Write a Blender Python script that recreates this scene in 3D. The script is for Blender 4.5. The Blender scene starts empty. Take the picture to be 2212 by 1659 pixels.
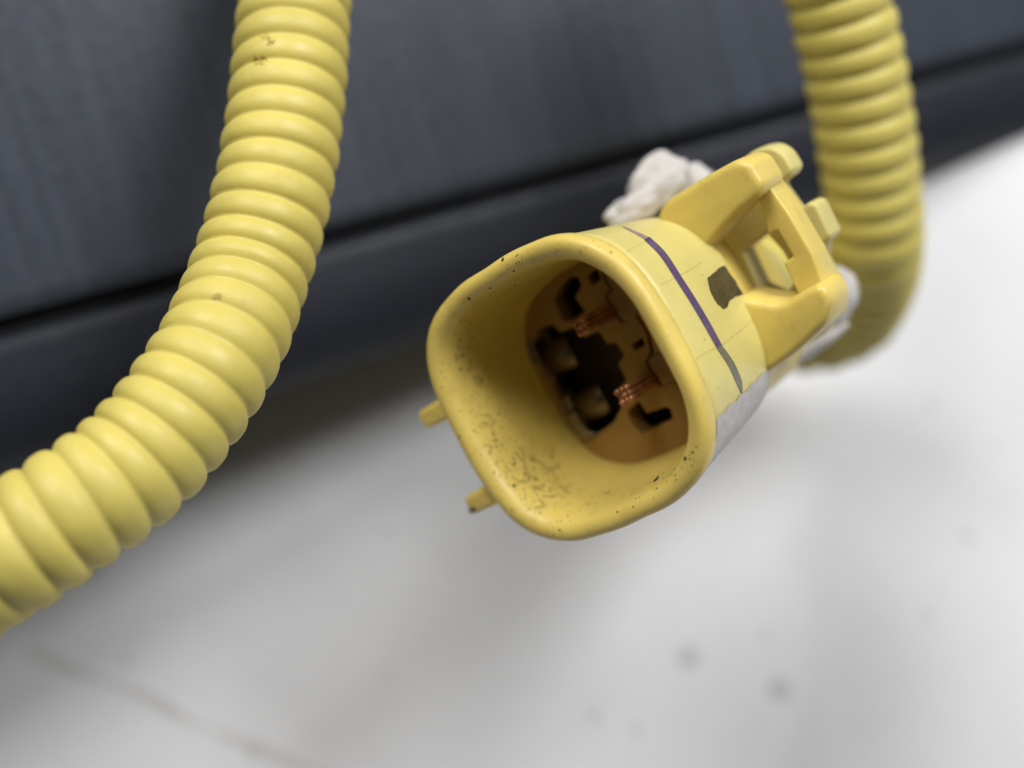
import bpy, bmesh, math, random
from mathutils import Vector, Matrix
from mathutils.bvhtree import BVHTree

random.seed(7)
MM = 0.001                                   # every length below is written in millimetres
scene = bpy.context.scene
COL = scene.collection

# ------------------------------------------------------------------ camera
CAM_H, PITCH = 131.0, math.radians(75.0)     # height over the table, look-down angle
CAM = Vector((0.0, 0.0, CAM_H))
FWD = Vector((0.0, math.cos(PITCH), -math.sin(PITCH)))
UPV = Vector((0.0, math.sin(PITCH), math.cos(PITCH)))
RGT = Vector((1.0, 0.0, 0.0))
LENS = 50.0
PXF = LENS / 36.0 * 2212.0                   # focal length in units of a 2212 px wide picture
cam_data = bpy.data.cameras.new('camera')
cam = bpy.data.objects.new('camera', cam_data)
COL.objects.link(cam)
cam.matrix_world = Matrix((RGT, UPV, -FWD)).transposed().to_4x4()
cam.location = CAM * MM
cam_data.sensor_width = 36.0
cam_data.lens = LENS
cam_data.clip_start = 0.005
cam_data.clip_end = 20.0
cam_data.dof.use_dof = True
cam_data.dof.focus_distance = 85.5 * MM
cam_data.dof.aperture_fstop = 13.0
cam_data.dof.aperture_blades = 0
scene.camera = cam

# ------------------------------------------------------------------ light
world = bpy.data.worlds.new('World')
scene.world = world
world.use_nodes = True
bgn = world.node_tree.nodes['Background']
bgn.inputs[0].default_value = (0.95, 0.97, 1.0, 1.0)
bgn.inputs[1].default_value = 0.065


def area(name, pos, target, size, power, color):
    d = bpy.data.lights.new(name, 'AREA')
    d.shape = 'RECTANGLE'
    d.size, d.size_y = size[0] * MM, size[1] * MM
    d.energy = power
    d.color = color
    o = bpy.data.objects.new(name, d)
    COL.objects.link(o)
    o.location = Vector(pos) * MM
    dirv = (Vector(target) - Vector(pos)).normalized()
    o.rotation_euler = dirv.to_track_quat('-Z', 'Y').to_euler()
    return o


area('window_light', (300, 310, 545), (5, 30, 30), (250, 260), 3.9, (0.985, 0.99, 1.0))
area('ceiling_light', (-235, 355, 545), (5, 30, 30), (230, 250), 3.1, (1.0, 0.985, 0.965))

scene.view_settings.view_transform = 'Standard'
scene.view_settings.look = 'None'
scene.view_settings.exposure = 0.0
scene.view_settings.gamma = 1.0
scene.view_settings.use_curve_mapping = False
scene.render.engine = 'CYCLES'
scene.cycles.use_denoising = True
scene.cycles.max_bounces = 12
scene.cycles.diffuse_bounces = 5
scene.cycles.transparent_max_bounces = 12


# ------------------------------------------------------------------ helpers
def ray(px, py):
    return FWD + RGT * ((px - 1106.0) / PXF) + UPV * ((829.5 - py) / PXF)


def at(px, py, d):
    """world point (mm) seen at that spot of the picture, d mm in front of the lens plane"""
    return CAM + ray(px, py) * d


def new_mat(name):
    m = bpy.data.materials.new(name)
    m.use_nodes = True
    nt = m.node_tree
    return m, nt, nt.nodes['Principled BSDF']


def node(nt, kind, **kw):
    n = nt.nodes.new(kind)
    for k, v in kw.items():
        if hasattr(n, k):
            setattr(n, k, v)
    return n


def noise(nt, scale, detail=3.0, rough=0.5, coord=None, dist=0.0):
    n = nt.nodes.new('ShaderNodeTexNoise')
    n.inputs['Scale'].default_value = scale
    n.inputs['Detail'].default_value = detail
    n.inputs['Roughness'].default_value = rough
    n.inputs['Distortion'].default_value = dist
    if coord is not None:
        nt.links.new(coord, n.inputs['Vector'])
    return n


def ramp(nt, fac, stops):
    r = nt.nodes.new('ShaderNodeValToRGB')
    els = r.color_ramp.elements
    while len(els) < len(stops):
        els.new(0.5)
    for e, (p, c) in zip(els, stops):
        e.position = p
        e.color = c if len(c) == 4 else (*c, 1.0)
    nt.links.new(fac, r.inputs['Fac'])
    return r


def mix(nt, fac, a, b, mode='MIX'):
    m = nt.nodes.new('ShaderNodeMix')
    m.data_type = 'RGBA'
    m.blend_type = mode
    for sock, v in ((m.inputs[0], fac), (m.inputs[6], a), (m.inputs[7], b)):
        if isinstance(v, (int, float)):
            sock.default_value = v
        elif isinstance(v, tuple):
            sock.default_value = v if len(v) == 4 else (*v, 1.0)
        else:
            nt.links.new(v, sock)
    return m.outputs[2]


def bump(nt, height, strength, dist, bsdf):
    b = nt.nodes.new('ShaderNodeBump')
    b.inputs['Strength'].default_value = strength
    b.inputs['Distance'].default_value = dist * MM
    nt.links.new(height, b.inputs['Height'])
    nt.links.new(b.outputs[0], bsdf.inputs['Normal'])
    return b


def objcoord(nt, scale=(1, 1, 1)):
    t = nt.nodes.new('ShaderNodeTexCoord')
    m = nt.nodes.new('ShaderNodeMapping')
    m.inputs['Scale'].default_value = scale
    nt.links.new(t.outputs['Object'], m.inputs['Vector'])
    return m.outputs[0]


def plastic(name, base, rough=0.38, sss=0.25, dirt=0.25, speck=0.0, radius=(1.2, 0.8, 0.25), dirtcol=(0.20, 0.12, 0.025)):
    """moulded nylon: soft colour drift, grime film, optional dark pepper specks, fine surface relief"""
    m, nt, b = new_mat(name)
    oc = objcoord(nt)
    n1 = noise(nt, 170.0, 4.0, 0.6, oc)
    drift = ramp(nt, n1.outputs['Fac'], [(0.3, tuple(c * 0.90 for c in base)), (0.7, tuple(min(1, c * 1.04) for c in base))])
    col = drift.outputs['Color']
    n2 = noise(nt, 420.0, 6.0, 0.65, oc, 0.4)
    g = ramp(nt, n2.outputs['Fac'], [(0.55, (0, 0, 0)), (0.80, (dirt, dirt, dirt))])
    col = mix(nt, g.outputs['Color'], col, dirtcol)
    if speck > 0:
        n3 = noise(nt, 2600.0, 2.0, 0.5, oc)
        n4 = noise(nt, 260.0, 2.0, 0.5, oc)
        mul = nt.nodes.new('ShaderNodeMath')
        mul.operation = 'MULTIPLY'
        nt.links.new(n3.outputs['Fac'], mul.inputs[0])
        nt.links.new(n4.outputs['Fac'], mul.inputs[1])
        s = ramp(nt, mul.outputs[0], [(0.40, (0, 0, 0)), (0.44, (speck, speck, speck))])
        col = mix(nt, s.outputs['Color'], col, (0.05, 0.03, 0.012))
    nt.links.new(col, b.inputs['Base Color'])
    rr = ramp(nt, n2.outputs['Fac'], [(0.3, (rough - 0.06,) * 3), (0.75, (rough + 0.2,) * 3)])
    nt.links.new(rr.outputs['Color'], b.inputs['Roughness'])
    b.inputs['Subsurface Weight'].default_value = sss
    b.inputs['Subsurface Radius'].default_value = radius
    b.inputs['Subsurface Scale'].default_value = 1.0 * MM
    b.inputs['IOR'].default_value = 1.5
    n5 = noise(nt, 1400.0, 3.0, 0.6, oc)
    bump(nt, n5.outputs['Fac'], 0.12, 0.12, b)
    return m


def simple(name, base, rough=0.5, metal=0.0, vary=0.25, scale=500.0, bumpd=0.05, spec=0.5):
    m, nt, b = new_mat(name)
    oc = objcoord(nt)
    n1 = noise(nt, scale, 5.0, 0.6, oc)
    r = ramp(nt, n1.outputs['Fac'], [(0.3, tuple(c * (1 - vary) for c in base)), (0.72, tuple(min(1, c * (1 + vary)) for c in base))])
    nt.links.new(r.outputs['Color'], b.inputs['Base Color'])
    b.inputs['Roughness'].default_value = rough
    b.inputs['Metallic'].default_value = metal
    b.inputs['Specular IOR Level'].default_value = spec
    if bumpd:
        bump(nt, n1.outputs['Fac'], 0.4, bumpd, b)
    return m


def mesh_obj(name, verts, faces, mat, parent=None, smooth=True, scale=MM):
    me = bpy.data.meshes.new(name)
    me.from_pydata([Vector(v) * scale for v in verts], [], faces)
    me.validate()
    bm = bmesh.new()
    bm.from_mesh(me)
    bmesh.ops.recalc_face_normals(bm, faces=bm.faces[:])
    bm.to_mesh(me)
    bm.free()
    if smooth:
        me.shade_smooth()
    me.materials.append(mat)
    o = bpy.data.objects.new(name, me)
    COL.objects.link(o)
    if parent is not None:
        o.parent = parent
    return o


def tag(o, label=None, cat=None, group=None, kind=None):
    for k, v in (('label', label), ('category', cat), ('group', group), ('kind', kind)):
        if v:
            o[k] = v
    return o


def bevel(o, width, seg=3, angle=35):
    m = o.modifiers.new('bevel', 'BEVEL')
    m.width = width * MM
    m.segments = seg
    m.limit_method = 'ANGLE'
    m.angle_limit = math.radians(angle)
    return o


def poly_prism(name, loops, z0, z1, mat, parent, edge=0.0, axis='Z', round_r=0.0):
    """flat outline (first loop) with holes (further loops), extruded from z0 to z1, edges rounded"""
    cu = bpy.data.curves.new(name, 'CURVE')
    cu.dimensions = '2D'
    cu.fill_mode = 'BOTH'
    for lp in loops:
        if round_r:
            lp = round_loop(lp, round_r)
        sp = cu.splines.new('POLY')
        sp.points.add(len(lp) - 1)
        for p, q in zip(sp.points, lp):
            p.co = (q[0] * MM, q[1] * MM, 0, 1)
        sp.use_cyclic_u = True
    half = abs(z1 - z0) / 2
    cu.extrude = (half - edge) * MM
    cu.bevel_depth = edge * MM
    cu.offset = -edge * MM
    cu.bevel_resolution = 3
    tmp = bpy.data.objects.new(name + '_outline', cu)
    COL.objects.link(tmp)
    dg = bpy.context.evaluated_depsgraph_get()
    me = bpy.data.meshes.new_from_object(tmp.evaluated_get(dg))
    bpy.data.objects.remove(tmp)
    bpy.data.curves.remove(cu)
    me.transform(Matrix.Translation((0, 0, (z0 + z1) / 2 * MM)))
    bm = bmesh.new()
    bm.from_mesh(me)
    bmesh.ops.remove_doubles(bm, verts=bm.verts[:], dist=1e-6)
    bmesh.ops.recalc_face_normals(bm, faces=bm.faces[:])
    bm.to_mesh(me)
    bm.free()
    me.name = name
    me.materials.clear()
    me.materials.append(mat)
    me.shade_smooth()
    me.set_sharp_from_angle(angle=math.radians(40))
    o = bpy.data.objects.new(name, me)
    COL.objects.link(o)
    if parent is not None:
        o.parent = parent
    return o


def round_loop(lp, r, n=5):
    out = []
    k = len(lp)
    for i in range(k):
        p0, p1, p2 = Vector(lp[i - 1][:2]), Vector(lp[i][:2]), Vector(lp[(i + 1) % k][:2])
        a, b = (p0 - p1), (p2 - p1)
        t = min(r, a.length * 0.45, b.length * 0.45)
        s, e = p1 + a.normalized() * t, p1 + b.normalized() * t
        for j in range(n + 1):
            f = j / n
            out.append(tuple(s * (1 - f) ** 2 + p1 * 2 * f * (1 - f) + e * f * f))
    return out


def spline(pts, step):
    """centripetal-like Catmull-Rom through pts, resampled evenly"""
    P = [pts[0] * 2 - pts[1]] + list(pts) + [pts[-1] * 2 - pts[-2]]
    raw = []
    for i in range(1, len(P) - 2):
        for j in range(40):
            t = j / 40
            raw.append(0.5 * ((2 * P[i]) + (P[i + 1] - P[i - 1]) * t + (2 * P[i - 1] - 5 * P[i] + 4 * P[i + 1] - P[i + 2]) * t * t
                              + (3 * P[i] - P[i - 1] - 3 * P[i + 1] + P[i + 2]) * t ** 3))
    raw.append(P[-2].copy())
    out = [raw[0]]
    need = step
    for a, b in zip(raw, raw[1:]):
        seg = (b - a).length
        pos = 0.0
        while seg - pos >= need:
            pos += need
            out.append(a.lerp(b, pos / seg))
            need = step
        need -= seg - pos
    return out


def sweep(path, radius, nseg, cap=True):
    """tube along path; radius(i) in mm; parallel-transported frame"""
    n = len(path)
    tang = [(path[min(i + 1, n - 1)] - path[max(i - 1, 0)]).normalized() for i in range(n)]
    side = tang[0].orthogonal().normalized()
    verts, faces = [], []
    for i in range(n):
        side = (side - tang[i] * side.dot(tang[i])).normalized()
        b = tang[i].cross(side)
        r = radius(i)
        for k in range(nseg):
            a = 2 * math.pi * k / nseg
            verts.append(path[i] + (side * math.cos(a) + b * math.sin(a)) * r)
    for i in range(n - 1):
        for k in range(nseg):
            k2 = (k + 1) % nseg
            faces.append((i * nseg + k, i * nseg + k2, (i + 1) * nseg + k2, (i + 1) * nseg + k))
    if cap:
        faces.append(tuple(range(nseg))[::-1])
        faces.append(tuple((n - 1) * nseg + k for k in range(nseg)))
    return verts, faces


# ------------------------------------------------------------------ materials
YEL = (0.72, 0.555, 0.135)
M_shell = plastic('yellow_moulded_plastic', YEL, 0.33, 0.3, 0.34, 0.0)
M_inner = plastic('shaded_yellow_socket_plastic', (0.36, 0.205, 0.05), 0.5, 0.2, 0.35)  # yellow plastic, its base colour browned to stand in for socket shade
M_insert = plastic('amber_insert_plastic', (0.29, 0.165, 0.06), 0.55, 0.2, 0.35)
M_cond = plastic('yellow_conduit_plastic', (0.64, 0.535, 0.125), 0.46, 0.25, 0.22)
M_flange = plastic('pale_yellow_plastic', (0.62, 0.54, 0.19), 0.45, 0.3, 0.15)
M_wrap = plastic('clear_taped_label', (0.67, 0.575, 0.19), 0.28, 0.1, 0.12, 0.0)
M_paper = simple('white_label_paper', (0.50, 0.475, 0.45), 0.5, 0, 0.10, 900, 0.35)
M_copper = simple('copper_wire', (0.48, 0.22, 0.10), 0.45, 0.55, 0.45, 1500, 0.15)
M_steel = simple('dull_tin_plate', (0.30, 0.26, 0.21), 0.34, 1.0, 0.2, 700, 0.03)
M_brass = simple('tarnished_brass', (0.15, 0.115, 0.075), 0.36, 1.0, 0.3, 600, 0.03)
M_black = simple('recess_shade', (0.055, 0.034, 0.024), 0.8, 0, 0.3, 300, 0)  # near-black colour stands in for the shade deep in the socket
M_purple = simple('purple_print', (0.085, 0.055, 0.14), 0.35, 0, 0.35, 2500, 0)
M_pink = simple('faded_purple_print', (0.34, 0.22, 0.20), 0.35, 0, 0.3, 2500, 0)
M_greyp = simple('grey_print', (0.15, 0.14, 0.10), 0.35, 0, 0.35, 2000, 0)
M_olive = simple('dark_olive_print', (0.075, 0.060, 0.026), 0.32, 0, 0.35, 900, 0.02)
M_crease = simple('crease_line', (0.30, 0.23, 0.07), 0.5, 0, 0.5, 1500, 0)
M_lint = simple('brown_lint', (0.085, 0.048, 0.012), 0.8, 0, 0.4, 900, 0)
M_dirt = simple('black_grime', (0.035, 0.020, 0.010), 0.8, 0, 0.5, 900, 0.05)


def make_table_mat():
    m, nt, b = new_mat('white_work_surface')
    oc = objcoord(nt)
    big = noise(nt, 26.0, 4.0, 0.55, oc, 0.3)
    base = ramp(nt, big.outputs['Fac'], [(0.30, (0.60, 0.60, 0.612)), (0.62, (0.69, 0.69, 0.705))])
    col = base.outputs['Color']
    # scuffs
    sc = noise(nt, 60.0, 5.0, 0.6, objcoord(nt, (1.0, 0.25, 1.0)), 0.8)
    sr = ramp(nt, sc.outputs['Fac'], [(0.60, (0, 0, 0)), (0.75, (0.22, 0.22, 0.22))])
    col = mix(nt, sr.outputs['Color'], col, (0.45, 0.43, 0.40))
    # small round specks, kept sparse by each cell's own random number
    for scale, keep, rad, dark, k in ((120.0, 0.62, 0.16, 0.40, 0.8), (260.0, 0.70, 0.20, 0.3, 0.6)):
        v = nt.nodes.new('ShaderNodeTexVoronoi')
        v.inputs['Scale'].default_value = scale
        nt.links.new(oc, v.inputs['Vector'])
        d = ramp(nt, v.outputs['Distance'], [(rad * 0.6, (dark,) * 3), (rad, (0, 0, 0))])
        sep = nt.nodes.new('ShaderNodeSeparateColor')
        nt.links.new(v.outputs['Color'], sep.inputs[0])
        kk = ramp(nt, sep.outputs[0], [(keep, (0, 0, 0)), (keep + 0.25, (1, 1, 1))])
        f = mix(nt, 1.0, d.outputs['Color'], kk.outputs['Color'], 'MULTIPLY')
        col = mix(nt, f, col, (0.22, 0.22, 0.23))
    nt.links.new(col, b.inputs['Base Color'])
    b.inputs['Roughness'].default_value = 0.5
    fine = noise(nt, 500.0, 4.0, 0.6, oc)
    bump(nt, fine.outputs['Fac'], 0.3, 0.15, b)
    return m


def make_panel_mat(name, base, rough, streak, spec=0.5):
    m, nt, b = new_mat(name)
    oc = objcoord(nt, (800.0, 30.0, 60.0))       # local x runs along the edge, local y up the face
    st = noise(nt, 1.0, 4.0, 0.6, oc, 0.2)
    r = ramp(nt, st.outputs['Fac'], [(0.25, tuple(c * (1 - streak) for c in base)), (0.75, tuple(c * (1 + streak) for c in base))])
    nt.links.new(r.outputs['Color'], b.inputs['Base Color'])
    gr = noise(nt, 900.0, 3.0, 0.6, objcoord(nt))
    rr = ramp(nt, gr.outputs['Fac'], [(0.3, (rough - 0.05,) * 3), (0.7, (rough + 0.08,) * 3)])
    nt.links.new(rr.outputs['Color'], b.inputs['Roughness'])
    add = nt.nodes.new('ShaderNodeMath')
    add.operation = 'ADD'
    nt.links.new(st.outputs['Fac'], add.inputs[0])
    nt.links.new(gr.outputs['Fac'], add.inputs[1])
    bump(nt, add.outputs[0], 0.35, 0.12, b)
    b.inputs['Specular IOR Level'].default_value = spec
    return m


# ------------------------------------------------------------------ the setting
T = 1600.0
table = mesh_obj('table_surface', [(-T, -T, 0), (T, -T, 0), (T, T, 0), (-T, T, 0), (-T, -T, -25), (T, -T, -25), (T, T, -25), (-T, T, -25)],
                 [(0, 1, 2, 3), (7, 6, 5, 4), (0, 4, 5, 1), (1, 5, 6, 2), (2, 6, 7, 3), (3, 7, 4, 0)], make_table_mat(), smooth=False)
tag(table, 'white speckled work surface under the cables', kind='structure')

def on_table(px, py, z=0.0):
    r_ = ray(px, py)
    return CAM + r_ * ((z - CAM.z) / r_.z)


sp = spline([on_table(60, 1405), on_table(160, 1448), on_table(300, 1500), on_table(430, 1568), on_table(570, 1622), on_table(760, 1700)], 1.5)
sv, sf = [], []
for i, p in enumerate(sp):
    w = 0.42 + 0.25 * math.sin(i * 0.9)
    sv += [(p.x, p.y - w, 0.02), (p.x, p.y + w, 0.02)]
sf = [(2 * i, 2 * i + 2, 2 * i + 3, 2 * i + 1) for i in range(len(sp) - 1)]
mesh_obj('scratch', sv, sf, simple('grey_scratch', (0.54, 0.53, 0.525), 0.6, 0, 0.12, 300, 0), table)

# ------------------------------------------------------------------ dark trim panel behind
PA, PB, PC = at(0, 1062, 106), at(2212, 322, 137.5), at(600, -100, 112)
pe = (PB - PA).normalized()
pw = ((PC - PA) - pe * (PC - PA).dot(pe)).normalized()
pn = pe.cross(pw)
if pn.dot(CAM - PA) < 0:
    pn = -pn
panel = bpy.data.objects.new('plastic_trim', None)
COL.objects.link(panel)
panel.matrix_world = Matrix.Translation(PA * MM) @ Matrix((pe, pw, pn)).transposed().to_4x4()
tag(panel, 'dark charcoal plastic trim panel with a groove along its overhanging lower edge', 'trim panel', kind='thing')


def extrude_profile(name, prof, mat, closed=True):
    """profile in (w, n) lofted along the panel edge; the strip narrows slightly to the right"""
    inv = panel.matrix_world.inverted()
    stations = [-90 + 10 * i for i in range(29)]
    verts, faces = [], []
    k = len(prof)
    for s in stations:
        f = 1.0 - 0.0020 * s
        for (w, n) in prof:
            p = PA + pe * s + pw * (w * f if w < 14 else w + 14 * (f - 1)) + pn * n
            if p.z < 0.3:                      # underside comes to rest on the table
                p = p.copy()
                p.z = 0.3
            verts.append(inv @ (p * MM))
    for i in range(len(stations) - 1):
        for j in range(k if closed else k - 1):
            j2 = (j + 1) % k
            faces.append((i * k + j, i * k + j2, (i + 1) * k + j2, (i + 1) * k + j))
    if closed:
        faces.append(tuple(range(k))[::-1])
        faces.append(tuple((len(stations) - 1) * k + j for j in range(k)))
    o = mesh_obj(name, verts, faces, mat, panel, True, 1.0)
    o.data.set_sharp_from_angle(angle=math.radians(50))
    return o


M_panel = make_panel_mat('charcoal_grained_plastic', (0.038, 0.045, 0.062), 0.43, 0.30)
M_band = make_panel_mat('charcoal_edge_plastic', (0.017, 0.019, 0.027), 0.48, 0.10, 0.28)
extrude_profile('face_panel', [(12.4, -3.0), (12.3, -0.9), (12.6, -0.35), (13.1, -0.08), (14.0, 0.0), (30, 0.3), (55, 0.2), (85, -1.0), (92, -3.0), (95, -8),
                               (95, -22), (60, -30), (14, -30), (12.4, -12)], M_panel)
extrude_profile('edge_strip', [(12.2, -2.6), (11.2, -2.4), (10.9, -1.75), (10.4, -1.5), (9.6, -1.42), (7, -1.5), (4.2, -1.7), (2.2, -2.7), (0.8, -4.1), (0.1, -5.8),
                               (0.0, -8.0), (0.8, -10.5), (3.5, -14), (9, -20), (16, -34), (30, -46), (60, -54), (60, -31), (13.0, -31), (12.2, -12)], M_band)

# ------------------------------------------------------------------ corrugated conduits
R_OUT, PITCH_C, DEPTH = 3.78, 1.84, 0.38
NS = 14


def ring_profile(phase):
    """broad rounded ridge, narrow valley"""
    t = abs(((phase % 1.0) - 0.5) * 2)          # 0 at ridge centre, 1 in the valley
    return R_OUT - DEPTH * (0.85 * t ** 3.2 + 0.15 * (0.5 - 0.5 * math.cos(math.pi * t)))


M_stain = simple('brown_stain', (0.42, 0.30, 0.06), 0.6, 0, 0.35, 600, 0)


def conduit(name, pts, label, stain=None):
    path = spline(pts, PITCH_C / NS)
    jit = [random.uniform(-0.03, 0.03) for _ in range(400)]
    v, f = sweep(path, lambda i: ring_profile(i / NS) + jit[int(i / NS) % 400], 56)
    c = sum(v, Vector()) / len(v)
    o = mesh_obj(name, [p - c for p in v], f, M_cond)
    o.location = c * MM
    tag(o, label, 'conduit', 'yellow corrugated conduits')
    if stain:
        bv = BVHTree.FromPolygons(v, f)
        sv, sf = [], []
        for (px, py, rr) in stain:
            for _ in range(26):
                a, q = random.uniform(0, 6.28), rr * math.sqrt(random.random())
                h, n, i, d = bv.ray_cast(CAM, ray(px + q * 1.4 * math.cos(a), py + q * math.sin(a)).normalized())
                if h is None:
                    continue
                t = n.orthogonal().normalized()
                b2 = n.cross(t)
                off = len(sv)
                s_ = random.uniform(0.05, 0.16)
                sv += [h - c + n * 0.01 + (t * math.cos(k * 1.047) + b2 * math.sin(k * 1.047)) * s_ * random.uniform(0.6, 1.2) for k in range(6)]
                sf.append(tuple(range(off, off + 6)))
        so = mesh_obj('stain', sv, sf, M_stain, o)
        so['kind'] = 'stuff'
    return o


left_pts = [at(700, -700, 102.5), at(668, -300, 98.3), at(637, 0, 94.7), at(621, 200, 92.6), at(592, 400, 90.6), at(540, 590, 88.5), at(458, 783, 84.8),
            at(307, 985, 82.0), at(125, 1122, 80.0), at(-60, 1240, 80.0), at(-330, 1390, 84.9), at(-700, 1560, 95.2)]
lp_end = left_pts[-1]
left_pts += [Vector((lp_end.x - 30, lp_end.y - 10, 30)), Vector((lp_end.x - 70, lp_end.y - 5, 6)), Vector((lp_end.x - 110, lp_end.y, 4))]
conduit('corrugated_conduit', left_pts, 'yellow corrugated conduit sweeping freely in front of the dark panel, not joined to the connector',
        [(580, 85, 12), (560, 128, 12), (470, 640, 5)])

# ------------------------------------------------------------------ the connector
TILT = math.radians(38.0)
eu = RGT * 0.878 + UPV * 0.478
ev = RGT * 0.478 - UPV * 0.878
cc = -FWD
AX = eu * math.cos(TILT) + cc * math.sin(TILT)       # local x: out of the latch side
AY = -ev                                             # local y
AZ = -eu * math.sin(TILT) + cc * math.cos(TILT)      # local z: out of the mouth
ORG = at(1204, 856, 86)
conn = bpy.data.objects.new('electrical_connector', None)
COL.objects.link(conn)
conn.matrix_world = Matrix.Translation(ORG * MM) @ Matrix((AX, AY, AZ)).transposed().to_4x4()
tag(conn, 'yellow plastic electrical connector with open dirty socket wrapped in a taped label', 'connector')


def loc(px, py, z):
    """local x, y of the point of plane z that is seen there"""
    r = ray(px, py)
    t = ((ORG + AZ * z) - CAM).dot(AZ) / r.dot(AZ)
    p = CAM + r * t - ORG
    return (p.dot(AX), p.dot(AY))


def super_ring(hx, hy, z, n=3.0, seg=120, cx=0.0, cy=0.0):
    out = []
    for k in range(seg):
        a = 2 * math.pi * (k + 0.5) / seg
        c, s = math.cos(a), math.sin(a)
        q = (abs(c) ** n + abs(s) ** n) ** (-1.0 / n)
        out.append((cx + hx * q * c, cy + hy * q * s, z))
    return out


def loft(rings, cap0=False, cap1=False):
    verts, faces = [], []
    seg = len(rings[0])
    for r in rings:
        verts += r
    for i in range(len(rings) - 1):
        for k in range(seg):
            k2 = (k + 1) % seg
            faces.append((i * seg + k, i * seg + k2, (i + 1) * seg + k2, (i + 1) * seg + k))
    if cap0:
        faces.append(tuple(range(seg))[::-1])
    if cap1:
        faces.append(tuple((len(rings) - 1) * seg + k for k in range(seg)))
    return verts, faces


FLOOR = -8.4
prof = [(6.0, 6.0, -13.7), (7.9, 6.9, -13.7), (8.15, 7.1, -13.5), (8.40, 7.62, -10.2), (8.58, 8.22, -5.6), (8.72, 8.66, -1.9), (8.80, 8.80, -1.55), (8.92, 8.92, -1.3),
        (8.98, 8.98, -0.8), (8.96, 8.96, -0.45), (8.86, 8.86, -0.2), (8.66, 8.66, -0.05), (8.40, 8.40, 0.0), (8.12, 8.12, -0.06), (7.86, 7.86, -0.24),
        (7.66, 7.66, -0.55), (7.52, 7.52, -1.0), (7.38, 7.38, -1.8), (7.22, 7.22, -3.2), (7.08, 7.08, -5.2), (6.92, 6.92, -7.4), (6.78, 6.78, -8.8), (6.7, 6.7, -11.2), (0.05, 0.05, -11.2)]
rv, rf = loft([super_ring(*p) for p in prof], True, False)
# the moulding is not perfectly even
rv = [(x + 0.03 * math.sin(3 * z + y), y + 0.03 * math.sin(1.7 * x + z), z) for (x, y, z) in rv]
shell = mesh_obj('shell', rv, rf, M_shell, conn)
BV_shell = BVHTree.FromPolygons([Vector(v) for v in rv], rf)

# rear body, narrower, behind the latch bridge
v, f = loft([super_ring(6.2, 6.6, -21.0, 3.5), super_ring(6.5, 7.0, -20.6, 3.5), super_ring(6.6, 7.1, -15, 3.5), super_ring(6.6, 7.1, -13.4, 3.5)], True, True)
mesh_obj('rear_body', v, f, M_shell, conn)
v, f = loft([super_ring(3.2, 3.2, -27.0, 2.0, 48), super_ring(4.3, 4.3, -26.5, 2.0, 48), super_ring(4.6, 4.6, -22, 2.0, 48), super_ring(5.4, 5.4, -20.8, 2.0, 48)], True, True)
mesh_obj('cable_sleeve', v, f, M_flange, conn)

# wrapped label: a thin sleeve on the shell with a torn rear edge
WR0, WR1 = -1.62, -10.9
rings = []
for i in range(18):
    t = i / 17
    z = WR0 + (WR1 - WR0) * t
    hx = 8.80 + (8.48 - 8.80) * t
    hy = 8.76 + (7.70 - 8.76) * t
    rg = super_ring(hx, hy, z, 3.0, 240)
    if i == 17:
        rg = [(x, y, z0 + 0.18 * math.sin(k * 0.31) + 0.12 * math.sin(k * 0.83 + 1) + random.uniform(-0.06, 0.06)) for k, (x, y, z0) in enumerate(rg)]
    else:
        rg = [(x * (1 + 0.0015 * math.sin(5 * z + 0.2 * k)), y * (1 + 0.0015 * math.sin(4 * z + 0.13 * k)), z0) for k, (x, y, z0) in enumerate(rg)]
    rings.append(rg)
first = super_ring(8.70, 8.70, WR0 + 0.02, 3.0, 240)
wv, wf = loft([first] + rings)
wrap = mesh_obj('label_wrap', wv, wf, M_wrap, conn)
BV_wrap = BVHTree.FromPolygons([Vector(q) for q in wv], wf)


def cast(px, py, bv):
    r = ray(px, py)
    o = Vector(((CAM - ORG).dot(AX), (CAM - ORG).dot(AY), (CAM - ORG).dot(AZ)))
    d = Vector((r.dot(AX), r.dot(AY), r.dot(AZ))).normalized()
    h, n, idx, dist = bv.ray_cast(o, d)
    if h is None:
        return None, None
    if n.dot(d) > 0:
        n = -n
    return h, n


def surf_grid(name, grid, bv, mat, parent, lift):
    """grid of picture points laid on a surface; returns a thin sheet just proud of it"""
    verts, ok = [], True
    for row in grid:
        for (px, py) in row:
            h, n = cast(px, py, bv)
            if h is None:
                ok = False
                h, n = Vector((0, 0, -5)), Vector((1, 0, 0))
            verts.append(h + n * lift)
    m = len(grid[0])
    faces = [(i * m + j, i * m + j + 1, (i + 1) * m + j + 1, (i + 1) * m + j) for i in range(len(grid) - 1) for j in range(m - 1)]
    if not ok:
        print('surf_grid missed', name)
    return mesh_obj(name, verts, faces, mat, parent)


def interp(pts, n):
    vs = spline([Vector((p[0], p[1], p[2] if len(p) > 2 else 0)) for p in pts], 0.5)
    return [vs[round(i * (len(vs) - 1) / (n - 1))] for i in range(n)]


def stripe(name, pts, mat, n=24):
    """pts: (px, py, width in px); the width is measured along the connector's axis"""
    rows = []
    for i, p in enumerate(interp(pts, n)):
        w = p.z / 2
        wob = 0.6 * math.sin(i * 1.7) * (1 if 0 < i < n - 1 else 0)
        rows.append([(p.x + 0.88 * (t * w) + 0.2 * wob, p.y - 0.48 * (t * w) + wob * 0.2) for t in (-1, -0.33, 0.33, 1)])
    return surf_grid(name, rows, BV_wrap, mat, wrap, 0.03)


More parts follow.
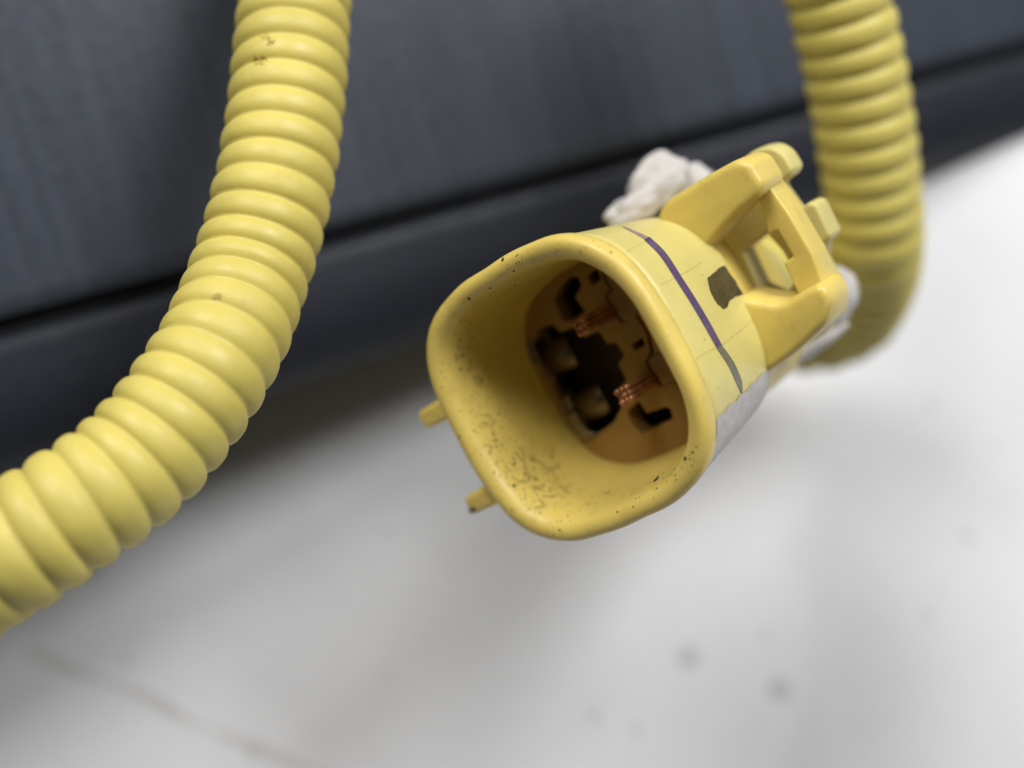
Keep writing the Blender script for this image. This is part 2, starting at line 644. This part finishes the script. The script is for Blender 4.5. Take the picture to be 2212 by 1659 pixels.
stripe('printed_line', [(1346, 490, 2), (1372, 502, 7), (1397, 515, 10)], M_pink, 12)
stripe('printed_line', [(1397, 515, 13), (1432, 550, 14), (1466, 602, 14), (1500, 655, 14), (1530, 706, 14), (1554, 750, 13)], M_purple, 44)
stripe('printed_line', [(1554, 750, 13), (1578, 785, 14), (1595, 822, 13), (1600, 838, 8), (1602, 852, 2)], M_greyp, 22)


def patch(name, outline, bv, mat, parent, lift, cells=9):
    """irregular flat print: outline in picture points, filled as a fan of small cells on the surface"""
    n = len(outline)
    cx = sum(p[0] for p in outline) / n
    cy = sum(p[1] for p in outline) / n
    dense = []
    for i in range(n):
        a, b = outline[i], outline[(i + 1) % n]
        for j in range(5):
            t = j / 5
            dense.append((a[0] + (b[0] - a[0]) * t + random.uniform(-1, 1), a[1] + (b[1] - a[1]) * t + random.uniform(-1, 1)))
    verts, faces = [], []
    m = len(dense)
    for r in range(cells + 1):
        s = max(r / cells, 0.02)
        for (x, y) in dense:
            h, nn = cast(cx + (x - cx) * s, cy + (y - cy) * s, bv)
            if h is None:
                h, nn = (verts[-1] if verts else Vector((8.4, 0, -7))), Vector((0, 0, 0))
            verts.append(h + nn * lift)
    for r in range(cells):
        for k in range(m):
            k2 = (k + 1) % m
            faces.append((r * m + k, r * m + k2, (r + 1) * m + k2, (r + 1) * m + k))
    return mesh_obj(name, verts, faces, mat, parent)


patch('printed_block', [(1527, 600), (1545, 587), (1553, 578), (1574, 570), (1584, 568), (1600, 590), (1612, 615), (1617, 632), (1590, 640), (1576, 650), (1571, 662),
                        (1563, 668), (1548, 655), (1535, 632)], BV_wrap, M_olive, wrap, 0.03)
# white paper left of the label on the lower side of the shell
pa, pb = cast(1560, 893, BV_wrap)[0], cast(1632, 834, BV_wrap)[0]
if pa is None or pb is None:
    pa, pb = Vector((7.7, -6.1, -2.2)), Vector((7.4, -5.5, -9.3))
a0, a1 = math.atan2(pa.y, pa.x), math.atan2(pb.y, pb.x)
pv, pf = [], []
for i in range(15):
    t = i / 14
    z = WR0 - 0.05 + (WR1 + 0.15 - WR0) * t
    hx, hy = 8.80 + (8.48 - 8.80) * t + 0.045, 8.76 + (7.70 - 8.76) * t + 0.045
    for j in range(25):
        a = a0 + (a1 - a0) * t + 0.012 * math.sin(i * 2.3) * (j == 0) - j / 24 * 1.1
        q = (abs(math.cos(a)) ** 3 + abs(math.sin(a)) ** 3) ** (-1 / 3)
        pv.append((hx * q * math.cos(a), hy * q * math.sin(a), z + 0.08 * math.sin(j * 1.3) * (i == 14)))
for i in range(14):
    for j in range(24):
        pf.append((i * 25 + j, i * 25 + j + 1, (i + 1) * 25 + j + 1, (i + 1) * 25 + j))
mesh_obj('paper_remnant', pv, pf, M_paper, wrap)


def crease(pts, r=0.013, bv=None, mat=None, parent=None, name='crease'):
    path = []
    for p in interp(pts, 26):
        h, n = cast(p.x, p.y, bv or BV_wrap)
        if h is not None:
            path.append(h + n * r * 0.6)
    if len(path) > 3:
        vv, ff = sweep(path, lambda i: r * (0.6 + 0.5 * math.sin(i * 2.1)), 6)
        return mesh_obj(name, vv, ff, mat or M_crease, parent or wrap)


for c in ([(1352, 545), (1375, 532), (1400, 518)], [(1426, 615), (1452, 603), (1490, 583), (1515, 566)], [(1505, 775), (1530, 758), (1553, 750)],
          [(1553, 750), (1590, 722), (1625, 690)], [(1548, 905), (1572, 888), (1600, 852), (1640, 826)], [(1603, 840), (1604, 880), (1592, 920), (1573, 955)]):
    crease(c)

# guide pegs on the side opposite the latch
for (y0, z0) in ((2.65, -1.35), (-3.75, -1.35)):
    loop = [(-10.55, 0), (-10.55, 0.55), (-8.2, 0.62), (-8.2, -0.62), (-10.55, -0.55)]
    o = poly_prism('guide_peg', [[(p[0], p[1] + y0) for p in ((-11.7, 0.66), (-8.2, 0.74), (-8.2, -0.74), (-11.7, -0.66))]], z0 - 1.1, z0 + 0.35, M_shell, conn, 0.3, round_r=0.45)

# ---- latch bridge: a frame across the shell's latch side, with a window and a stepped bar
ZB0, ZB1 = -10.4, -14.0


def L(pts, z):
    return [loc(px, py, z) for px, py in pts]


up_rail = L([(1400, 520), (1428, 440), (1510, 388), (1588, 345), (1618, 350), (1648, 398), (1642, 424), (1585, 468), (1552, 505), (1500, 570)], ZB0)
poly_prism('latch_rail', [round_loop(up_rail, 0.8)], ZB1, ZB0, M_shell, conn, 0.5)
low_rail = L([(1590, 640), (1640, 652), (1690, 658), (1735, 628), (1772, 612), (1795, 650), (1786, 700), (1715, 766), (1650, 812), (1590, 800), (1540, 700)], ZB0)
poly_prism('latch_rail', [round_loop(low_rail, 0.8)], ZB1, ZB0, M_shell, conn, 0.5)
bar = L([(1615, 372), (1650, 384), (1706, 464), (1756, 549), (1785, 630), (1760, 655), (1726, 640), (1692, 569), (1713, 554), (1679, 497), (1659, 510), (1638, 425), (1612, 415)], ZB0 - 1.5)
poly_prism('latch_bar', [round_loop(bar, 0.15)], ZB1 - 0.2, ZB0 - 1.5, M_shell, conn, 0.2)
# rear flange with lugs that stick out behind the bridge
ZF0, ZF1 = -15.4, -17.4
fl = L([(1470, 470), (1560, 375), (1630, 322), (1665, 316), (1692, 332), (1712, 366), (1706, 382), (1676, 402), (1718, 462), (1745, 437), (1762, 440), (1795, 508), (1790, 520),
        (1760, 546), (1800, 612), (1812, 680), (1770, 730), (1650, 800), (1560, 700)], ZF0)
flw = L([(1605, 545), (1655, 505), (1690, 545), (1722, 600), (1690, 645), (1640, 622)], ZF0)
poly_prism('rear_flange', [round_loop(fl, 0.45), flw], ZF1, ZF0, M_flange, conn, 0.25)


# crumpled paper and tape ends behind the connector
def crumple(name, centre_px, d, size, mat, seed, amp, rot=0.0, squash=0.35):
    rnd = random.Random(seed)
    ph = [rnd.uniform(0, 6.28) for _ in range(12)]
    c = at(centre_px[0], centre_px[1], d)
    nu, nv = 44, 26
    verts, faces = [], []
    for i in range(nv + 1):
        th = math.pi * i / nv
        for j in range(nu):
            fi = 2 * math.pi * j / nu
            x, y, z = math.sin(th) * math.cos(fi), math.sin(th) * math.sin(fi), math.cos(th)
            k = 1.0
            for q in range(3):
                fq = 1.6 + q * 1.5
                k += amp / (1 + 0.6 * q) * abs(math.sin(fq * x + ph[q]) * math.cos(fq * y + ph[q + 4]) + 0.5 * math.sin(fq * 1.3 * z + ph[q + 8])) - amp * 0.25 / (1 + 0.6 * q)
            k += rnd.uniform(-0.003, 0.003)
            ca, sa = math.cos(rot), math.sin(rot)
            lx, ly = x * size[0] * k, y * size[1] * k
            p = c + RGT * (lx * ca - ly * sa) + UPV * (lx * sa + ly * ca) + FWD * (z * size[0] * squash * k)
            q_ = p - ORG
            verts.append((q_.dot(AX), q_.dot(AY), q_.dot(AZ)))
    for i in range(nv):
        for j in range(nu):
            j2 = (j + 1) % nu
            faces.append((i * nu + j, i * nu + j2, (i + 1) * nu + j2, (i + 1) * nu + j))
    return mesh_obj(name, verts, faces, mat, conn)


crumple('crumpled_paper', (1424, 400), 98.0, (2.2, 1.5), M_paper, 3, 0.26, math.radians(42))
crumple('crumpled_paper', (1490, 392), 99.0, (1.6, 1.1), M_paper, 11, 0.20, math.radians(10))
crumple('crumpled_paper', (1368, 452), 97.5, (1.9, 1.0), M_paper, 17, 0.22, math.radians(30))
crumple('tape_end', (1798, 640), 99.5, (1.45, 2.1), M_paper, 29, 0.16, math.radians(-18))
crumple('tape_end', (1735, 758), 99.8, (3.2, 0.6), M_paper, 31, 0.14, math.radians(32))

# ---- inside the socket


def Z3(pts, z=FLOOR):
    """outline read off the enlarged view of the socket floor"""
    return [loc(x * 0.2810 + 1069.8, y * 0.2810 + 548.6, z) for x, y in pts]


floor_outline = [(p[0], p[1]) for p in super_ring(6.95, 6.95, 0, 3.0, 72)]
slot_a = Z3([(440, 350), (480, 250), (575, 165), (640, 185), (662, 245), (612, 330), (690, 445), (600, 512), (520, 515)])
slot_c = Z3([(700, 168), (782, 110), (812, 198), (738, 245)])
slot_mid = Z3([(215, 700), (300, 590), (430, 540), (500, 600), (610, 560), (690, 640), (790, 590), (862, 692), (930, 680), (990, 780), (945, 850), (1010, 972), (930, 1050), (975, 1165),
               (915, 1290), (800, 1380), (660, 1430), (560, 1330), (300, 920)])
slot_b = Z3([(1010, 1215), (1100, 1125), (1165, 1225), (1300, 1178), (1345, 1190), (1370, 1270), (1120, 1385), (1065, 1330)])
slot_e = Z3([(1040, 700), (1130, 645), (1150, 700), (1075, 748)])
zig = [(860, 70), (808, 115), (832, 200), (885, 275), (835, 330), (862, 372), (930, 470), (950, 518), (992, 532), (1072, 470), (1160, 600), (1195, 765), (1150, 830), (1180, 900),
       (1240, 985), (1262, 1025), (1300, 1012), (1370, 968), (1450, 1100), (1478, 1135), (1530, 1105)]
zig_off = [(x + 24, y - 10) for x, y in zig]
zig_hole = Z3(zig + zig_off[::-1])
def clamp_in(lp, lim=0.80):
    """keep an opening inside the floor's outline"""
    out = []
    for x, y in lp:
        q = abs(x / 6.95) ** 3 + abs(y / 6.95) ** 3
        f = 1.0 if q < lim else (lim / q) ** (1 / 3)
        out.append((x * f, y * f))
    return out


slot_mid = clamp_in(slot_mid)
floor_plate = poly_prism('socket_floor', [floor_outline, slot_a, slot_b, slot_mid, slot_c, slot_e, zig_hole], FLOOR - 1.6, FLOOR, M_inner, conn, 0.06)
# raised amber retainer to the right of the stepped gap
ret = Z3([(875, 85), (835, 125), (855, 200), (905, 275), (858, 335), (950, 470), (970, 505), (1000, 512), (1090, 455), (1130, 395), (1080, 250), (960, 90)], FLOOR + 0.25)
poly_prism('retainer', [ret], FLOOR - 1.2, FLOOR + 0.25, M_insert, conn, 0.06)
ret2 = Z3([(1210, 770), (1172, 830), (1262, 975), (1280, 1005), (1310, 995), (1385, 945), (1465, 1085), (1490, 1112), (1600, 1060), (1500, 850), (1420, 740), (1330, 745)], FLOOR + 0.25)
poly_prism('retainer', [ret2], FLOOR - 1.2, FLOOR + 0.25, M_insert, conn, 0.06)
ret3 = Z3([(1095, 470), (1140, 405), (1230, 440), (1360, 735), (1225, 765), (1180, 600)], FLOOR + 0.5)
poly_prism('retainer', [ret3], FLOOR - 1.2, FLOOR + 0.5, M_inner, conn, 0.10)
# added dark disc under the openings, its colour painting the recess shade
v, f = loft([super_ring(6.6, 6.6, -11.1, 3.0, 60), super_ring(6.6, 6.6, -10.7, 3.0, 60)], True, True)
mesh_obj('recess_shade_disc', v, f, M_black, conn)


def wire_bundle(base_px, tip_px):
    """square-ended contact made of twisted copper strands, pointing out of the socket"""
    bx, by = Z3([base_px], FLOOR)[0]
    ztip = FLOOR + 3.3
    tx, ty = Z3([tip_px], ztip)[0]
    root = None
    strands = []
    for i in range(3):
        for j in range(3):
            ox, oy = (i - 1) * 0.35, (j - 1) * 0.35
            zt = ztip + random.uniform(-0.12, 0.12)
            path = []
            for k in range(9):
                t = k / 8
                path.append(Vector((bx + (tx - bx) * t + ox + 0.02 * math.sin(5 * t + i), by + (ty - by) * t + oy + 0.02 * math.cos(4 * t + j), FLOOR - 1.0 + (zt - FLOOR + 1.0) * t)))
            strands.append(path)
    vv, ff = [], []
    for path in strands:
        a, b = sweep(path, lambda i: 0.20, 8)
        off = len(vv)
        vv += a
        ff += [tuple(q + off for q in fc) for fc in b]
    mesh_obj('contact_pin', vv, ff, M_copper, conn)


wire_bundle((880, 450), (655, 560))
wire_bundle((1185, 965), (990, 1090))


# shorting spring: two rolled leaves on a bent tin-plated strip
def strip(name, pts_px, z_list, width_px, mat, thick=0.14):
    """bent sheet: centre line in enlarged-view points with heights, width across it"""
    rows = []
    for (p, z) in zip(pts_px, z_list):
        a = Z3([(p[0] - width_px[0] / 2, p[1] - width_px[1] / 2)], z)[0]
        b = Z3([(p[0] + width_px[0] / 2, p[1] + width_px[1] / 2)], z)[0]
        rows.append((Vector((a[0], a[1], z)), Vector((b[0], b[1], z))))
    verts, faces = [], []
    for a, b in rows:
        verts += [a, b]
    for i in range(len(rows) - 1):
        faces.append((2 * i, 2 * i + 1, 2 * i + 3, 2 * i + 2))
    o = mesh_obj(name, verts, faces, mat, conn)
    s = o.modifiers.new('solidify', 'SOLIDIFY')
    s.thickness = thick * MM
    s.offset = 0
    return o


def leaf(centre, along, across, mat, zc):
    """rolled spring leaf: an arched sheet"""
    pts, zs = [], []
    for i in range(13):
        t = -1 + 2 * i / 12
        pts.append((centre[0] + across[0] * t, centre[1] + across[1] * t))
        zs.append(zc + 0.5 * math.sqrt(max(0, 1 - t * t * 0.96)) - 0.5)
    return strip('spring_leaf', pts, zs, along, mat)


leaf((480, 795), (100, 215), (120, -55), M_brass, FLOOR - 0.2)
leaf((735, 1155), (100, 215), (120, -55), M_brass, FLOOR - 0.2)


def plate(name, pts, z0, z1, mat):
    return poly_prism(name, [Z3(pts, z1)], z0, z1, mat, conn, 0.05, round_r=0.12)


plate('spring_clip', [(200, 730), (262, 650), (285, 700), (345, 830), (280, 872)], FLOOR - 1.6, FLOOR + 0.15, M_steel)
plate('spring_clip', [(300, 890), (405, 850), (455, 950), (450, 985), (385, 1030)], FLOOR - 1.6, FLOOR - 0.3, M_steel)
plate('spring_clip', [(415, 1020), (480, 985), (520, 1060), (470, 1100)], FLOOR - 1.6, FLOOR - 0.6, M_brass)
plate('spring_clip', [(462, 1135), (560, 1085), (605, 1200), (535, 1255)], FLOOR - 1.6, FLOOR - 0.2, M_steel)
plate('spring_clip', [(530, 1262), (612, 1215), (650, 1300), (720, 1370), (770, 1395), (665, 1440)], FLOOR - 1.6, FLOOR + 0.25, M_steel)

# ---- dirt and lint lying in the socket
def merge_blobs(name, items, mat, parent=None):
    verts, faces = [], []
    for (h, n, r, el) in items:
        t = n.orthogonal().normalized()
        b = n.cross(t)
        ang = random.uniform(0, 6.28)
        t, b = t * math.cos(ang) + b * math.sin(ang), b * math.cos(ang) - t * math.sin(ang)
        off = len(verts)
        for k in range(7):
            a = 2 * math.pi * k / 7
            rr = r * random.uniform(0.65, 1.25)
            verts.append(h + t * (math.cos(a) * rr * el) + b * (math.sin(a) * rr) + n * 0.004)
        verts.append(h + n * r * 0.45)
        for k in range(7):
            faces.append((off + k, off + (k + 1) % 7, off + 7))
    o = mesh_obj(name, verts, faces, mat, parent or conn)
    o['kind'] = 'stuff'
    return o


def scatter(n, cx, cy, sx, sy, rot, rmin, rmax, bv=None):
    out = []
    ca, sa = math.cos(rot), math.sin(rot)
    for _ in range(n):
        gx, gy = random.gauss(0, sx), random.gauss(0, sy)
        h, nn = cast(cx + gx * ca - gy * sa, cy + gx * sa + gy * ca, bv or BV_shell)
        if h is not None and (bv or h.z > FLOOR):
            out.append((h, nn, 1.2 * (rmin + (rmax - rmin) * random.random() ** 3), random.uniform(1.0, 1.8)))
    return out


fine = scatter(420, 1140, 1020, 75, 30, math.radians(52), 0.014, 0.06)
fine += scatter(170, 1230, 1065, 80, 14, math.radians(5), 0.012, 0.04)
fine += scatter(110, 1030, 880, 60, 16, math.radians(75), 0.012, 0.045)
fine += scatter(90, 1010, 720, 60, 12, math.radians(-65), 0.012, 0.045)
fine += scatter(90, 1120, 610, 70, 10, math.radians(-28), 0.012, 0.05)
fine += scatter(80, 1420, 1040, 60, 12, math.radians(-32), 0.012, 0.05)
fine += scatter(160, 1180, 800, 180, 200, 0, 0.012, 0.035)
fine += scatter(90, 1200, 545, 90, 14, math.radians(-15), 0.012, 0.04)
fine += scatter(120, 1530, 800, 90, 10, math.radians(66), 0.012, 0.04)
merge_blobs('fine_dirt', fine, M_lint)
dark = scatter(26, 1120, 990, 60, 40, math.radians(50), 0.04, 0.085)
dark += scatter(16, 1010, 720, 60, 14, math.radians(-65), 0.04, 0.08)
dark += scatter(12, 1130, 605, 60, 10, math.radians(-28), 0.04, 0.08)
dark += scatter(14, 1420, 1040, 50, 10, math.radians(-32), 0.04, 0.07)
for (px, py, r) in ((1079, 556, 0.17), (1086, 560, 0.12), (1070, 562, 0.09), (1417, 1037, 0.20), (1421, 1030, 0.13), (1480, 991, 0.12), (1320, 545, 0.07), (1098, 868, 0.06),
                    (1040, 822, 0.10), (1031, 815, 0.08), (1013, 645, 0.11), (1058, 622, 0.09), (1110, 585, 0.07), (1160, 1035, 0.09), (1190, 1058, 0.07)):
    h, nn = cast(px, py, BV_shell)
    if h is not None:
        dark.append((h, nn, r, 1.3))
merge_blobs('black_dirt', dark, M_dirt)
merge_blobs('fine_dirt', scatter(90, 1500, 640, 70, 150, math.radians(-28), 0.012, 0.045, BV_wrap), M_lint, wrap)

lints = [[(1110, 978), (1125, 990), (1135, 1004), (1137, 1022), (1145, 1032)], [(1148, 992), (1165, 998), (1180, 1010), (1183, 1025)], [(1187, 1010), (1195, 1022), (1200, 1036)],
         [(1042, 898), (1052, 897), (1060, 904)], [(1040, 915), (1048, 913), (1054, 918)], [(1060, 925), (1063, 913), (1072, 910)], [(1065, 928), (1065, 945)],
         [(1105, 1028), (1118, 1040), (1135, 1043), (1148, 1030), (1160, 1038)], [(1160, 1078), (1172, 1086), (1168, 1096), (1155, 1098)], [(1020, 812), (1030, 826), (1040, 828)],
         [(1008, 800), (1018, 790), (1012, 778)], [(1150, 1050), (1166, 1055), (1172, 1047)], [(1170, 1072), (1190, 1075), (1205, 1070)], [(1205, 1045), (1218, 1058), (1232, 1066)],
         [(1120, 965), (1130, 980), (1134, 992)], [(1300, 1062), (1310, 1068), (1318, 1060)], [(1195, 1012), (1208, 1006)], [(1080, 955), (1088, 968)], [(1190, 985), (1192, 972), (1198, 965)]]
vv, ff = [], []
for pts in lints:
    path = []
    for p in interp([(x + random.uniform(-1, 1), y + random.uniform(-1, 1)) for x, y in pts], 16):
        h, n = cast(p.x, p.y, BV_shell)
        if h is not None:
            path.append(h + n * 0.03)
    if len(path) > 3:
        a, b = sweep(path, lambda i: 0.020, 5)
        off = len(vv)
        vv += a
        ff += [tuple(q + off for q in fc) for fc in b]
o = mesh_obj('lint', vv, ff, M_lint, conn)
o['kind'] = 'stuff'
# grime on the lower peg
h_items = []
for _ in range(16):
    p = Vector((-11.3 + random.uniform(-0.35, 0.3), -4.1 + random.uniform(-0.25, 0.2), -0.96))
    h_items.append((p, Vector((-0.2, 0, 1)).normalized(), random.uniform(0.03, 0.10), 1.3))
merge_blobs('peg_grime', h_items, M_dirt)

# ---- the connector's own conduit: up out of the picture, round and back to the cable sleeve
back = ORG + AZ * -24.0
right_pts = [back + AZ * 1.0, back + AZ * -5.0, at(1690, 700, 123.4), at(1765, 712, 124.4), at(1838, 684, 121.9), at(1880, 610, 117.3), at(1891, 530, 112.7), at(1886, 430, 110.2), at(1868, 280, 107.6),
             at(1842, 130, 105.6), at(1812, 0, 104.0), at(1760, -200, 102.0), at(1700, -500, 101.0)]
conduit('corrugated_conduit', right_pts, 'yellow corrugated conduit looping round behind the connector and joined to its rear')
